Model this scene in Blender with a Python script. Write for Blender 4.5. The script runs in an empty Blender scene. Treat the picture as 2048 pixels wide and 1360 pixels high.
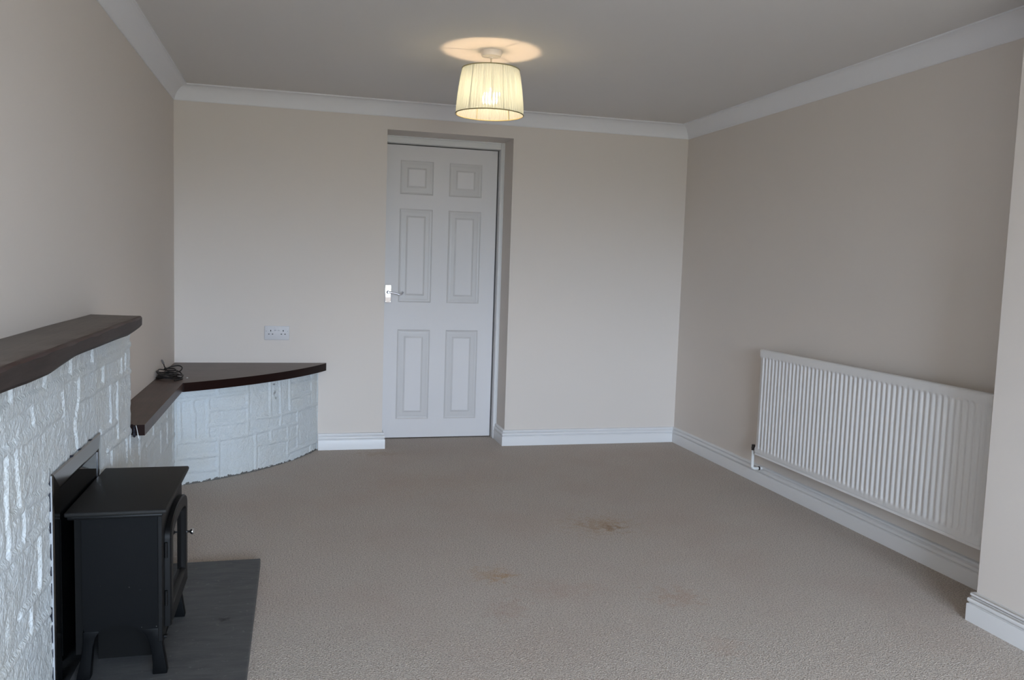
import bpy, bmesh, math, random
import numpy as np
from mathutils import Vector, Matrix

S = bpy.context.scene
COL = S.collection
random.seed(7)
PI = math.pi

# ------------------------------------------------------------------ room dimensions (metres)
W = 3.317          # left wall x=0, right wall x=W
CH = 2.2027        # ceiling height
YF = -8.0         # window wall behind the camera
PX, PY = 3.055, -2.99   # pier face and far edge
OX0, OX1, OH, OD = 1.2544, 2.0732, 2.0348, 0.2267   # door opening
FX = 0.105         # stone face
FY = -1.953        # end of the fireplace stone
WX0, WX1, WZ0, WZ1 = 0.35, 2.65, 0.62, 2.05     # window behind the camera

# ------------------------------------------------------------------ camera
cam_d = bpy.data.cameras.new('camera')
cam = bpy.data.objects.new('camera', cam_d)
COL.objects.link(cam)
cam_d.sensor_width = 36.0
cam_d.lens = 1654.9 * 36.0 / 2048.0
cam_d.clip_start = 0.02
R3 = Matrix(((0.967395, -0.009223, -0.253106), (-0.251134, 0.094692, -0.963309), (0.032852, 0.995464, 0.089288)))
cam.matrix_world = Matrix.Translation((0.7073, -5.3227, 1.2074)) @ R3.to_4x4()
S.camera = cam

# ------------------------------------------------------------------ colour management
S.view_settings.view_transform = 'Standard'
S.view_settings.look = 'None'
S.view_settings.gamma = 1.0
S.view_settings.use_curve_mapping = False
S.view_settings.exposure = 0.0

# ------------------------------------------------------------------ world: overcast sky over dull ground
wd = bpy.data.worlds.new('sky')
S.world = wd
wd.use_nodes = True
nt = wd.node_tree
bgn = nt.nodes['Background']
tc = nt.nodes.new('ShaderNodeTexCoord')
sp = nt.nodes.new('ShaderNodeSeparateXYZ')
cr = nt.nodes.new('ShaderNodeValToRGB')
nt.links.new(tc.outputs['Generated'], sp.inputs[0])
mr = nt.nodes.new('ShaderNodeMapRange')
mr.inputs[1].default_value = -1; mr.inputs[2].default_value = 1
nt.links.new(sp.outputs[2], mr.inputs[0])
nt.links.new(mr.outputs[0], cr.inputs[0])
cr.color_ramp.elements[0].position = 0.49; cr.color_ramp.elements[0].color = (0.16, 0.17, 0.15, 1)
cr.color_ramp.elements[1].position = 0.53; cr.color_ramp.elements[1].color = (0.645, 0.80, 1.0, 1)
nt.links.new(cr.outputs[0], bgn.inputs[0])
bgn.inputs[1].default_value = 36.5

# window light portal (guides the sky light through the window opening)
pl = bpy.data.lights.new('window_portal', 'AREA')
pl.shape = 'RECTANGLE'; pl.size = WX1 - WX0; pl.size_y = WZ1 - WZ0
pl.cycles.is_portal = True
po = bpy.data.objects.new('window_portal', pl)
COL.objects.link(po)
po.location = ((WX0 + WX1) / 2, YF - 0.02, (WZ0 + WZ1) / 2)
po.rotation_euler = (PI / 2, 0, 0)      # faces +y, into the room
BULB_STRENGTH = 700.0

# ------------------------------------------------------------------ materials
def lin(c):
    return tuple((x / 12.92 if x <= 0.04045 else ((x + 0.055) / 1.055) ** 2.4) for x in [v / 255.0 for v in c])

class MatB:
    """small helper around a principled material"""
    def __init__(s, name, col, rough=0.6, metal=0.0, spec=0.5, srgb=True):
        s.m = bpy.data.materials.new(name); s.m.use_nodes = True
        s.nt = s.m.node_tree; s.N = s.nt.nodes; s.L = s.nt.links
        s.b = s.N['Principled BSDF']
        c = lin(col) if srgb else col
        s.col = (*c, 1)
        s.b.inputs['Base Color'].default_value = s.col
        s.b.inputs['Roughness'].default_value = rough
        s.b.inputs['Metallic'].default_value = metal
        s.b.inputs['Specular IOR Level'].default_value = spec
        s.tc = s.N.new('ShaderNodeTexCoord')
        s.cur = None; s.nrm = None
    def coord(s, scale=(1, 1, 1), loc=(0, 0, 0)):
        mp = s.N.new('ShaderNodeMapping')
        mp.inputs['Scale'].default_value = scale; mp.inputs['Location'].default_value = loc
        s.L.new(s.tc.outputs['Object'], mp.inputs[0])
        return mp.outputs[0]
    def noise(s, scale, detail=2, rough=0.5, co=None, dist=0.0):
        n = s.N.new('ShaderNodeTexNoise')
        n.inputs['Scale'].default_value = scale; n.inputs['Detail'].default_value = detail
        n.inputs['Roughness'].default_value = rough; n.inputs['Distortion'].default_value = dist
        s.L.new(co if co else s.tc.outputs['Object'], n.inputs['Vector'])
        return n.outputs[0]
    def voro(s, scale, co=None, feature='F1', out='Distance'):
        n = s.N.new('ShaderNodeTexVoronoi'); n.feature = feature
        n.inputs['Scale'].default_value = scale
        s.L.new(co if co else s.tc.outputs['Object'], n.inputs['Vector'])
        return n.outputs[out]
    def rng(s, v, a, b, c=0.0, d=1.0, smooth=False):
        n = s.N.new('ShaderNodeMapRange')
        if smooth: n.interpolation_type = 'SMOOTHSTEP'
        for i, x in enumerate((a, b, c, d)): n.inputs[i + 1].default_value = x
        s.L.new(v, n.inputs[0]); return n.outputs[0]
    def math(s, op, a, b=None):
        n = s.N.new('ShaderNodeMath'); n.operation = op
        for i, v in enumerate((a, b)):
            if v is None: continue
            if isinstance(v, (int, float)): n.inputs[i].default_value = v
            else: s.L.new(v, n.inputs[i])
        return n.outputs[0]
    def mix(s, fac, col, mode='MIX', srgb=True):
        n = s.N.new('ShaderNodeMix'); n.data_type = 'RGBA'; n.blend_type = mode
        if isinstance(fac, (int, float)): n.inputs[0].default_value = fac
        else: s.L.new(fac, n.inputs[0])
        if s.cur: s.L.new(s.cur, n.inputs[6])
        else: n.inputs[6].default_value = s.col
        n.inputs[7].default_value = (*(lin(col) if srgb else col), 1)
        s.cur = n.outputs[2]
        s.L.new(s.cur, s.b.inputs['Base Color'])
        return s
    def bump(s, h, strength, dist):
        n = s.N.new('ShaderNodeBump'); n.inputs['Strength'].default_value = strength
        n.inputs['Distance'].default_value = dist
        s.L.new(h, n.inputs['Height'])
        if s.nrm: s.L.new(s.nrm, n.inputs['Normal'])
        s.nrm = n.outputs[0]; s.L.new(s.nrm, s.b.inputs['Normal'])
        return s
    def spot(s, x, y, z, rx, ry, rz, wob=0.5, wscale=40.0):
        """soft irregular patch: 1 in the middle, 0 outside"""
        co = s.coord((1 / rx, 1 / ry, 1 / rz), (-x / rx, -y / ry, -z / rz))
        l = s.N.new('ShaderNodeVectorMath'); l.operation = 'LENGTH'
        s.L.new(co, l.inputs[0])
        w = s.rng(s.noise(wscale, 3, 0.6), 0.25, 0.75, -wob, wob)
        return s.rng(s.math('ADD', l.outputs['Value'], w), 0.0, 1.0, 1.0, 0.0, True)

def mat_wall(name, col):
    m = MatB(name, col, 0.85, spec=0.25)
    m.bump(m.noise(260, 2), 0.08, 0.002)
    m.mix(m.rng(m.noise(0.9, 2), 0.35, 0.75, 0, 0.10), tuple(c * 0.95 for c in col))
    return m.m
M_WALL = mat_wall('cream_wall_paint', (228, 219, 211))
M_CEIL = mat_wall('white_ceiling_paint', (230, 226, 223))
M_COVE = MatB('white_cornice_paint', (240, 239, 241), 0.7, spec=0.3).m
m = MatB('white_gloss_paint', (234, 233, 233), 0.38, spec=0.4); m.bump(m.noise(40, 2), 0.05, 0.002); M_GLOSS = m.m
m = MatB('white_door_paint', (228, 225, 225), 0.5, spec=0.3)
wv = m.noise(1.0, 3, 0.6, m.coord((150, 150, 5)), 0.8)
m.bump(wv, 0.25, 0.0015); M_DOOR = m.m

M_MOULD = MatB('smooth_door_moulding_shaded', (213, 210, 209), 0.35, spec=0.35).m  # darker than the door leaf: duller reflection of the bands painted in

# carpet
m = MatB('taupe_loop_carpet', (210, 199, 189), 0.95, spec=0.1)
lo = m.voro(230.0)
n1 = m.noise(170, 3, 0.65); n2 = m.noise(420, 2, 0.6); n3 = m.noise(2.2, 3, 0.55)
m.mix(m.rng(n1, 0.44, 0.62, 0, 0.9), (158, 147, 138))
m.mix(m.rng(n2, 0.55, 0.75, 0, 0.75), (238, 228, 219))
m.mix(m.rng(n3, 0.45, 0.72, 0, 0.20), (182, 156, 142))
for (x, y, rx, ry, k, c) in ((2.12, -1.73, .15, .14, .60, (172, 140, 106)), (2.11, -1.73, .32, .27, .30, (182, 158, 132)),
                             (2.15, -1.78, .07, .055, .55, (140, 104, 66)),
                             (1.46, -2.26, .12, .11, .5, (184, 152, 116)), (1.49, -2.29, .06, .05, .5, (178, 138, 92)),
                             (2.09, -2.60, .14, .13, .45, (182, 148, 124)), (1.44, -2.60, .11, .11, .40, (178, 148, 132)),
                             (1.68, -2.45, .24, .11, .28, (184, 154, 138)), (1.4, -0.9, .5, .3, .22, (182, 156, 134)),
                             (2.06, -3.0, .10, .10, .32, (182, 152, 136)), (1.22, -0.15, .20, .09, .45, (165, 140, 112))):
    m.mix(m.math('MULTIPLY', m.math('MULTIPLY', m.spot(x, y, 0, rx, ry, 1.0, 0.8, 26.0), m.rng(n1, .36, .62, .45, 1.0)), k), c)
m.bump(lo, 0.9, 0.004); m.bump(n1, 0.5, 0.003)
M_CARPET = m.m

# painted stone
def mat_stone(name, plinth=False):
    m = MatB(name, (220, 226, 229), 0.65, spec=0.25)
    m.mix(m.rng(m.noise(5, 3, 0.6), 0.42, 0.75, 0, 0.5), (213, 213, 206))
    a = m.noise(95, 3, 0.6); b = m.voro(130)
    m.bump(a, 0.8, 0.005); m.bump(b, 0.5, 0.003)
    if plinth:
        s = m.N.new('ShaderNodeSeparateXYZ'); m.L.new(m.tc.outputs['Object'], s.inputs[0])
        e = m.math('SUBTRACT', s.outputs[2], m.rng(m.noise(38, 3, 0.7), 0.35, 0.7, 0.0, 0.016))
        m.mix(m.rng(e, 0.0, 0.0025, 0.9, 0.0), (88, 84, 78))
        m.mix(m.math('MULTIPLY', m.spot(0.5897, -0.4064, .482, .016, .016, .007, .6, 220), .85), (70, 68, 66))
        for dx, dy, dz in ((.592, -.403, .428), (.597, -.398, .437), (.601, -.393, .400)):
            m.mix(m.math('MULTIPLY', m.spot(dx, dy, dz, .011, .011, .012, .8, 260), .7), (104, 102, 98))
    return m.m
M_STONE = mat_stone('white_painted_stone')
M_PLINTH = mat_stone('white_painted_stone_plinth', True)

def mat_wood(name, dark, mid, rough, axis, spec=0.4):
    m = MatB(name, dark, rough, spec=spec)
    sc = {'y': (70, 5, 70), 'x': (5, 70, 70)}[axis]
    n = m.noise(1.0, 4, 0.65, m.coord(sc), 0.4)
    m.mix(m.rng(n, 0.35, 0.7, 0, 1), mid)
    m.mix(m.rng(m.noise(7, 3), 0.5, 0.8, 0, 0.5), tuple(c * 0.6 for c in dark))
    m.bump(n, 0.2, 0.0015)
    return m.m
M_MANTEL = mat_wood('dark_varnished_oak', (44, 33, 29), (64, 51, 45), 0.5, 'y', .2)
M_MANTEL_TOP = mat_wood('dark_oak_painted_sheen', (78, 66, 60), (98, 86, 79), 0.42, 'y', .4)  # lighter copy of the oak: grazing sheen painted into the top faces
M_ARRIS = MatB('worn_red_brown_edge', (52, 26, 22), 0.45).m
M_LEDGE = mat_wood('dark_brown_ledge_wood', (70, 50, 43), (90, 68, 59), 0.40, 'y')
M_SHELF = mat_wood('dark_brown_shelf_wood', (80, 61, 53), (102, 82, 73), 0.40, 'x')
M_EDGE = MatB('dark_mahogany_edging', (32, 15, 12), 0.5, spec=0.12).m

m = MatB('grey_slate', (74, 75, 77), 0.62, spec=0.4)
n = m.noise(1.0, 4, 0.65, m.coord((9, 34, 30), (0, 0, 0)), 0.6)
m.mix(m.rng(n, 0.35, 0.72, 0, 1), (92, 92, 92))
m.mix(m.rng(m.noise(60, 2), 0.66, 0.74, 0, 0.5), (120, 120, 118))
m.mix(m.math('MULTIPLY', m.spot(.49, -2.58, 0, .03, .025, 1, .5, 60), .85), (26, 26, 26))
m.bump(n, 0.5, 0.003); m.bump(m.noise(160, 2), 0.2, 0.001)
M_SLATE = m.m
m = MatB('matt_black_enamel', (8, 9, 11), 0.5, spec=0.14); m.bump(m.noise(300, 2), 0.12, 0.0008)
m.mix(m.rng(m.noise(110, 1), 0.81, 0.83, 0, 0.6), (110, 110, 108)); M_STOVE = m.m
M_STOVETOP = MatB('black_enamel_top', (31, 30, 29), 0.6, spec=0.25).m
M_CAST = MatB('black_cast_iron', (12, 12, 13), 0.48, spec=0.25).m
M_BLACK = MatB('black_recess', (10, 10, 10), 0.8, spec=0.2).m
M_DGLASS = MatB('dark_stove_glass', (9, 10, 11), 0.03, spec=0.9).m
M_NICKEL = MatB('black_nickel_trim', (120, 117, 114), 0.16, 1.0).m
M_CHROME = MatB('polished_chrome', (225, 226, 230), 0.02, 1.0).m
M_EDGESTRIP = MatB('grey_edge_strip', (176, 178, 182), 0.5).m
M_CHROME2 = MatB('chrome_strip', (215, 215, 218), 0.18, 1.0).m
M_LEVER = MatB('satin_chrome_lever', (228, 228, 234), 0.38, 1.0).m
M_SEAL = MatB('navy_black_sealant', (30, 32, 44), 0.5).m
M_WHITEBIT = MatB('white_filler', (225, 225, 222), 0.6).m
m = MatB('white_radiator_enamel', (232, 230, 229), 0.30); M_RAD = m.m
M_PIPE = MatB('white_painted_pipe', (230, 230, 228), 0.35).m
M_BRASSDK = MatB('dark_metal_union', (48, 42, 40), 0.45, 0.6).m
M_PLASTIC = MatB('white_plastic', (216, 214, 216), 0.45, spec=0.35).m
M_HOLE = MatB('dark_socket_hole', (28, 28, 30), 0.7).m
M_CABLE = MatB('black_rubber_cable', (27, 24, 23), 0.45).m
M_PLUG = MatB('grey_metal_plug', (150, 148, 150), 0.35, 0.7).m
M_ROSE = MatB('white_rose_plastic', (235, 228, 222), 0.35).m
M_CORD = MatB('cream_flex', (196, 188, 172), 0.6).m
M_WIRE = MatB('shade_wire', (150, 142, 104), 0.5).m
M_UPVC = MatB('white_window_frame', (232, 233, 235), 0.35).m

# lampshade: thin pleated ribbon, lets light through
m = MatB('pleated_cream_fabric', (240, 236, 205), 0.8)
N, L = m.N, m.L
s_ = N.new('ShaderNodeSeparateXYZ'); L.new(m.tc.outputs['Object'], s_.inputs[0])
ang = m.math('ARCTAN2', s_.outputs[1], s_.outputs[0])
cx_ = N.new('ShaderNodeCombineXYZ'); L.new(ang, cx_.inputs[0])
st = m.noise(14.0, 3, 0.7, cx_.outputs[0])
tr = N.new('ShaderNodeBsdfTranslucent'); tr.inputs[0].default_value = (.36, .43, .43, 1)
df = N.new('ShaderNodeBsdfDiffuse'); df.inputs[0].default_value = (.56, .61, .60, 1)
tp = N.new('ShaderNodeBsdfTransparent'); tp.inputs[0].default_value = (1, 0.97, 0.86, 1)
mx1 = N.new('ShaderNodeMixShader'); mx1.inputs[0].default_value = 0.5
L.new(df.outputs[0], mx1.inputs[1]); L.new(tr.outputs[0], mx1.inputs[2])
mx2 = N.new('ShaderNodeMixShader')
L.new(m.rng(st, 0.45, 0.75, 0.0, 0.03), mx2.inputs[0])
rf = N.new('ShaderNodeBsdfRefraction'); rf.inputs['Color'].default_value = (.9, .95, .9, 1)
rf.inputs['Roughness'].default_value = 0.10; rf.inputs['IOR'].default_value = 1.42
mx3 = N.new('ShaderNodeMixShader'); mx3.inputs[0].default_value = 0.18
L.new(mx1.outputs[0], mx3.inputs[1]); L.new(rf.outputs[0], mx3.inputs[2])
L.new(mx3.outputs[0], mx2.inputs[1]); L.new(tp.outputs[0], mx2.inputs[2])
L.new(mx2.outputs[0], N['Material Output'].inputs[0])
M_SHADE = m.m
m = MatB('lit_bulb', (255, 240, 210), 0.4)
m.b.inputs['Emission Color'].default_value = (1.0, 0.70, 0.42, 1)
m.b.inputs['Emission Strength'].default_value = BULB_STRENGTH
M_BULB = m.m

# ------------------------------------------------------------------ mesh helpers
class MB:
    """collects vertices and faces (world coordinates) for ONE mesh object"""
    def __init__(s): s.v = []; s.f = []; s.mi = []
    def add(s, vs, fs, mi=0):
        o = len(s.v); s.v += [tuple(float(c) for c in p) for p in vs]
        s.f += [tuple(o + i for i in f) for f in fs]; s.mi += [mi] * len(fs); return s
    def box(s, a, b, mi=0):
        (x0, y0, z0), (x1, y1, z1) = a, b
        vs = [(x, y, z) for x in (x0, x1) for y in (y0, y1) for z in (z0, z1)]
        return s.add(vs, [(0, 1, 3, 2), (4, 6, 7, 5), (0, 4, 5, 1), (2, 3, 7, 6), (0, 2, 6, 4), (1, 5, 7, 3)], mi)
    def prism(s, poly, axis, a, b, mi=0):
        """poly = 2D outline; axis = extrusion axis"""
        n = len(poly)
        def P(p, t):
            return {'x': (t, p[0], p[1]), 'y': (p[0], t, p[1]), 'z': (p[0], p[1], t)}[axis]
        vs = [P(p, a) for p in poly] + [P(p, b) for p in poly]
        fs = [tuple(range(n)), tuple(range(2 * n - 1, n - 1, -1))]
        fs += [(i, i + n, (i + 1) % n + n, (i + 1) % n) for i in range(n)]
        return s.add(vs, fs, mi)
    def lathe(s, prof, c, axis='z', n=32, cap=True, mi=0):
        """prof = [(r, h)...] around axis through c"""
        vs = []
        for r, h in prof:
            for k in range(n):
                a = 2 * PI * k / n; u, w = r * math.cos(a), r * math.sin(a)
                d = {'z': (u, w, h), 'x': (h, u, w), 'y': (w, h, u)}[axis]
                vs.append((c[0] + d[0], c[1] + d[1], c[2] + d[2]))
        fs = []
        for i in range(len(prof) - 1):
            for k in range(n):
                fs.append((i * n + k, i * n + (k + 1) % n, (i + 1) * n + (k + 1) % n, (i + 1) * n + k))
        if cap:
            fs.append(tuple(range(n - 1, -1, -1))); fs.append(tuple((len(prof) - 1) * n + k for k in range(n)))
        return s.add(vs, fs, mi)
    def tube(s, pts, r, n=8, closed=False, mi=0):
        pts = [Vector(p) for p in pts]; m_ = len(pts)
        rs = r if isinstance(r, (list, tuple)) else [r] * m_
        vs = []; up = None
        for i, p in enumerate(pts):
            a = pts[i - 1] if (i > 0 or closed) else p
            b = pts[(i + 1) % m_] if (i < m_ - 1 or closed) else p
            t = (b - a).normalized()
            if up is None:
                up = Vector((0, 0, 1)) if abs(t.z) < 0.9 else Vector((1, 0, 0))
            u = t.cross(up).normalized(); w = u.cross(t).normalized(); up = w
            for k in range(n):
                q = 2 * PI * k / n
                vs.append(p + (u * math.cos(q) + w * math.sin(q)) * rs[i])
        fs = []
        for i in range(m_ if closed else m_ - 1):
            j = (i + 1) % m_
            for k in range(n):
                fs.append((i * n + k, i * n + (k + 1) % n, j * n + (k + 1) % n, j * n + k))
        if not closed:
            fs.append(tuple(range(n - 1, -1, -1))); fs.append(tuple((m_ - 1) * n + k for k in range(n)))
        return s.add(vs, fs, mi)
    def grid(s, P, nu, nv, mi=0):
        """P = list of (nu*nv) points, u-major"""
        fs = [(i * nv + j, (i + 1) * nv + j, (i + 1) * nv + j + 1, i * nv + j + 1) for i in range(nu - 1) for j in range(nv - 1)]
        return s.add(P, fs, mi)
    def sweep(s, path, prof, i0=0, i1=None, closed=False, mi=0):
        """path = 2D points, room on the right hand; prof = [(offset into room, z)...]; only path[i0..i1] is built"""
        n = len(path); i1 = n - 1 if i1 is None else i1
        def nr(a, b):
            dx, dy = b[0] - a[0], b[1] - a[1]; l = math.hypot(dx, dy); return (dy / l, -dx / l)
        idx = list(range(n)) if closed else list(range(i0, i1 + 1))
        vs = []
        for i in idx:
            ns = []
            if closed or i > 0: ns.append(nr(path[i - 1], path[i]))
            if closed or i < n - 1: ns.append(nr(path[i], path[(i + 1) % n]))
            off = ns[0] if len(ns) == 1 or ns[0] == ns[1] else (ns[0][0] + ns[1][0], ns[0][1] + ns[1][1])
            for o, z in prof:
                vs.append((path[i][0] + off[0] * o, path[i][1] + off[1] * o, z))
        k = len(prof); fs = []
        for a in range(len(idx) if closed else len(idx) - 1):
            b = (a + 1) % len(idx)
            for j in range(k):
                fs.append((a * k + j, a * k + (j + 1) % k, b * k + (j + 1) % k, b * k + j))
        if not closed:
            fs.append(tuple(range(k))); fs.append(tuple((len(idx) - 1) * k + j for j in range(k - 1, -1, -1)))
        return s.add(vs, fs, mi)
    def build(s, name, mats, parent=None, loc=None, bevel=0.0, seg=2, smooth=False, ang=35, recalc=True):
        me = bpy.data.meshes.new(name)
        if loc is None:
            a = np.array(s.v); loc = ((a[:, 0].min() + a[:, 0].max()) / 2, (a[:, 1].min() + a[:, 1].max()) / 2, a[:, 2].min())
        lx, ly, lz = loc
        me.from_pydata([(x - lx, y - ly, z - lz) for x, y, z in s.v], [], s.f)
        for mm in (mats if isinstance(mats, (list, tuple)) else [mats]): me.materials.append(mm)
        me.polygons.foreach_set('material_index', s.mi)
        if recalc:
            bm = bmesh.new(); bm.from_mesh(me); bmesh.ops.recalc_face_normals(bm, faces=bm.faces)
            if bevel > 0:
                es = [e for e in bm.edges if len(e.link_faces) == 2 and e.calc_face_angle(0) > math.radians(30)]
                bmesh.ops.bevel(bm, geom=es, offset=bevel, segments=seg, profile=0.5, affect='EDGES', clamp_overlap=True)
            bm.to_mesh(me); bm.free()
        if smooth:
            me.polygons.foreach_set('use_smooth', [True] * len(me.polygons))
            me.set_sharp_from_angle(angle=math.radians(ang))
        o = bpy.data.objects.new(name, me); COL.objects.link(o)
        if parent:
            o.parent = parent; pw = Vector(parent['_w']) if '_w' in parent else Vector((0, 0, 0))
            o.location = Vector(loc) - pw
        else:
            o.location = loc
        o['_w'] = tuple(loc)
        return o

def tag(o, label, cat, group=None):
    o['label'] = label; o['category'] = cat
    if group: o['group'] = group
    return o
def thing(name, loc, label, cat, group=None):
    o = bpy.data.objects.new(name, None); COL.objects.link(o)
    o.empty_display_size = 0.1
    o.location = loc; o['_w'] = tuple(loc)
    return tag(o, label, cat, group)
def struct(o, label=None, cat=None):
    o['kind'] = 'structure'
    if label: o['label'] = label
    if cat: o['category'] = cat
    return o

# ------------------------------------------------------------------ room shell
struct(MB().box((-0.3, YF - 0.3, -0.1), (W + 0.3, 0.5, 0.0)).build('floor', M_CARPET, loc=(0, 0, 0)), 'taupe loop pile carpet with a few brown stains', 'floor')
struct(MB().box((-0.3, YF - 0.3, CH), (W + 0.3, 0.5, CH + 0.1)).build('ceiling', M_CEIL, loc=(0, 0, CH)), 'plain white painted ceiling', 'ceiling')
struct(MB().box((-0.2, YF, 0), (0, 0, CH)).build('wall_left', M_WALL, loc=(0, 0, 0)), 'plain wall above the stone fireplace', 'wall')
struct(MB().box((W, YF, 0), (W + 0.2, 0, CH)).build('wall_right', M_WALL, loc=(W, 0, 0)), 'plain wall behind the radiator', 'wall')
b = MB()
b.box((-0.2, 0, 0), (OX0, 0.45, CH)).box((OX1, 0, 0), (W + 0.2, 0.45, CH)).box((OX0, 0, OH), (OX1, 0.45, CH)).box((OX0, 0.36, 0), (OX1, 0.45, OH))
struct(b.build('wall_back', M_WALL, loc=(0, 0, 0), recalc=False), 'cream wall with the recessed door', 'wall')
b = MB()
b.box((-0.2, YF - 0.2, 0), (WX0, YF, CH)).box((WX1, YF - 0.2, 0), (W + 0.2, YF, CH)).box((WX0, YF - 0.2, 0), (WX1, YF, WZ0)).box((WX0, YF - 0.2, WZ1), (WX1, YF, CH))
struct(b.build('wall_front', M_WALL, loc=(0, YF, 0), recalc=False), 'wall with the window', 'wall')
b = MB().prism([(PX, PY), (W, PY), (W, YF), (PX, YF)], 'z', 0, CH)
struct(b.build('wall_pier', M_WALL, loc=(PX, PY, 0), bevel=0.004), 'cream wall pier at the near end of the radiator', 'wall')

# window behind the camera
b = MB()
fw = 0.06
for (x0, z0, x1, z1) in ((WX0, WZ0, WX1, WZ0 + fw), (WX0, WZ1 - fw, WX1, WZ1), (WX0, WZ0, WX0 + fw, WZ1), (WX1 - fw, WZ0, WX1, WZ1),
                         ((WX0 + WX1) / 2 - .03, WZ0, (WX0 + WX1) / 2 + .03, WZ1)):
    b.box((x0, YF - 0.14, z0), (x1, YF - 0.08, z1))
struct(b.build('window_1', M_UPVC), 'white framed window', 'window')

# cornice all round
def cove(h=0.089, p=0.0822):
    pr = [(0, CH), (p, CH), (p, CH - 0.007), (p - 0.006, CH - 0.007)]
    r1, r2 = p - 0.006 - 0.007, h - 0.007 - 0.008
    for k in range(0, 9):
        a = k / 8 * PI / 2
        pr.append((0.007 + r1 * (1 - math.sin(a)), CH - h + 0.008 + r2 * (math.cos(a)) * 1.0 ))
    # make it concave: centre of the arc lies out in the room below the cove
    pr = pr[:4]
    for k in range(0, 11):
        a = k / 10 * PI / 2
        t = 0.72     # shallow cove
        cxv, czv = p - 0.006 - r1 * math.sin(a), CH - 0.007 - r2 * (1 - math.cos(a))
        lx, lz = p - 0.006 - r1 * k / 10, CH - 0.007 - r2 * k / 10
        pr.append((lx + (cxv - lx) * t, lz + (czv - lz) * t))
    pr += [(0.007, CH - h + 0.004), (0.004, CH - h), (0, CH - h)]
    return pr
room = [(0, YF), (0, 0), (W, 0), (W, PY)]
o = MB().sweep(room, cove()).build('trim_1', M_COVE, loc=(0, 0, CH), smooth=True, ang=28)
struct(o, 'white coved plaster cornice', 'cornice')

# skirting boards
SK = [(0, 0), (0.0195, 0), (0.0195, 0.060), (0.0185, 0.0625), (0.0135, 0.0635), (0.0135, 0.0665)]
for k in range(0, 9):
    a = -PI / 2 + k / 8 * PI * 0.95
    SK.append((0.0125 + 0.0065 * math.cos(a), 0.0765 + 0.0095 * math.sin(a)))
SK += [(0.0095, 0.0875), (0.0095, 0.0895)]
for k in range(0, 6):
    a = -PI / 2 + k / 5 * PI
    SK.append((0.0085 + 0.0045 * math.cos(a), 0.0975 + 0.0075 * math.sin(a)))
SK += [(0.0, 0.107)]
rp = [(OX1, OD - 0.001), (OX1, 0), (W, 0), (W, PY), (PX, PY), (PX, YF)]
lp = [(0.852, 0), (OX0, 0), (OX0, OD - 0.001)]
struct(MB().sweep(rp, SK, 0, 2).build('baseboard_back', M_GLOSS, smooth=True, ang=40), 'white moulded skirting right of the door', 'skirting')
struct(MB().sweep(lp, SK, 0, 2).build('baseboard_back.001', M_GLOSS, smooth=True, ang=40), 'short white skirting between the corner plinth and the door', 'skirting')
struct(MB().sweep(rp, SK, 2, 3).build('baseboard_right', M_GLOSS, smooth=True, ang=40), 'white moulded skirting below the radiator', 'skirting')
struct(MB().sweep(rp, SK, 3, 5).build('baseboard_pier', M_GLOSS, smooth=True, ang=40), 'white moulded skirting around the pier', 'skirting')

# ------------------------------------------------------------------ door and frame
fr = MB()
def jamb(x0, x1, z0, z1):
    fr.box((x0, OD, z0), (x1, 0.35, z1))
jx = 0.026
fr.prism([(OX1 - .006, OD + .004), (OX1, OD), (OX1, .35), (OX1 - jx, .35), (OX1 - jx, OD + .006), (OX1 - jx + .004, OD + .002), (OX1 - .011, OD + .002), (OX1 - .009, OD + .006)], 'z', 0, OH)
fr.prism([(OX0 + .006, OD + .004), (OX0, OD), (OX0, .35), (OX0 + jx - .005, .35), (OX0 + jx - .005, OD + .006), (OX0 + jx - .009, OD + .002), (OX0 + .011, OD + .002), (OX0 + .009, OD + .006)], 'z', 0, OH)
hz = 1.990
hp = [(OD, OH), (OD, OH - .006), (OD + .006, OH - .009), (OD + .002, OH - .012), (OD + .002, hz + .004), (OD + .006, hz), (.35, hz), (.35, OH)]
fr.prism(hp, 'x', OX0 + jx - .006, OX1 - jx + .001)
struct(fr.build('trim_2', M_GLOSS, bevel=0.0012, seg=1), 'white door frame in the recess', 'door frame')

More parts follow.
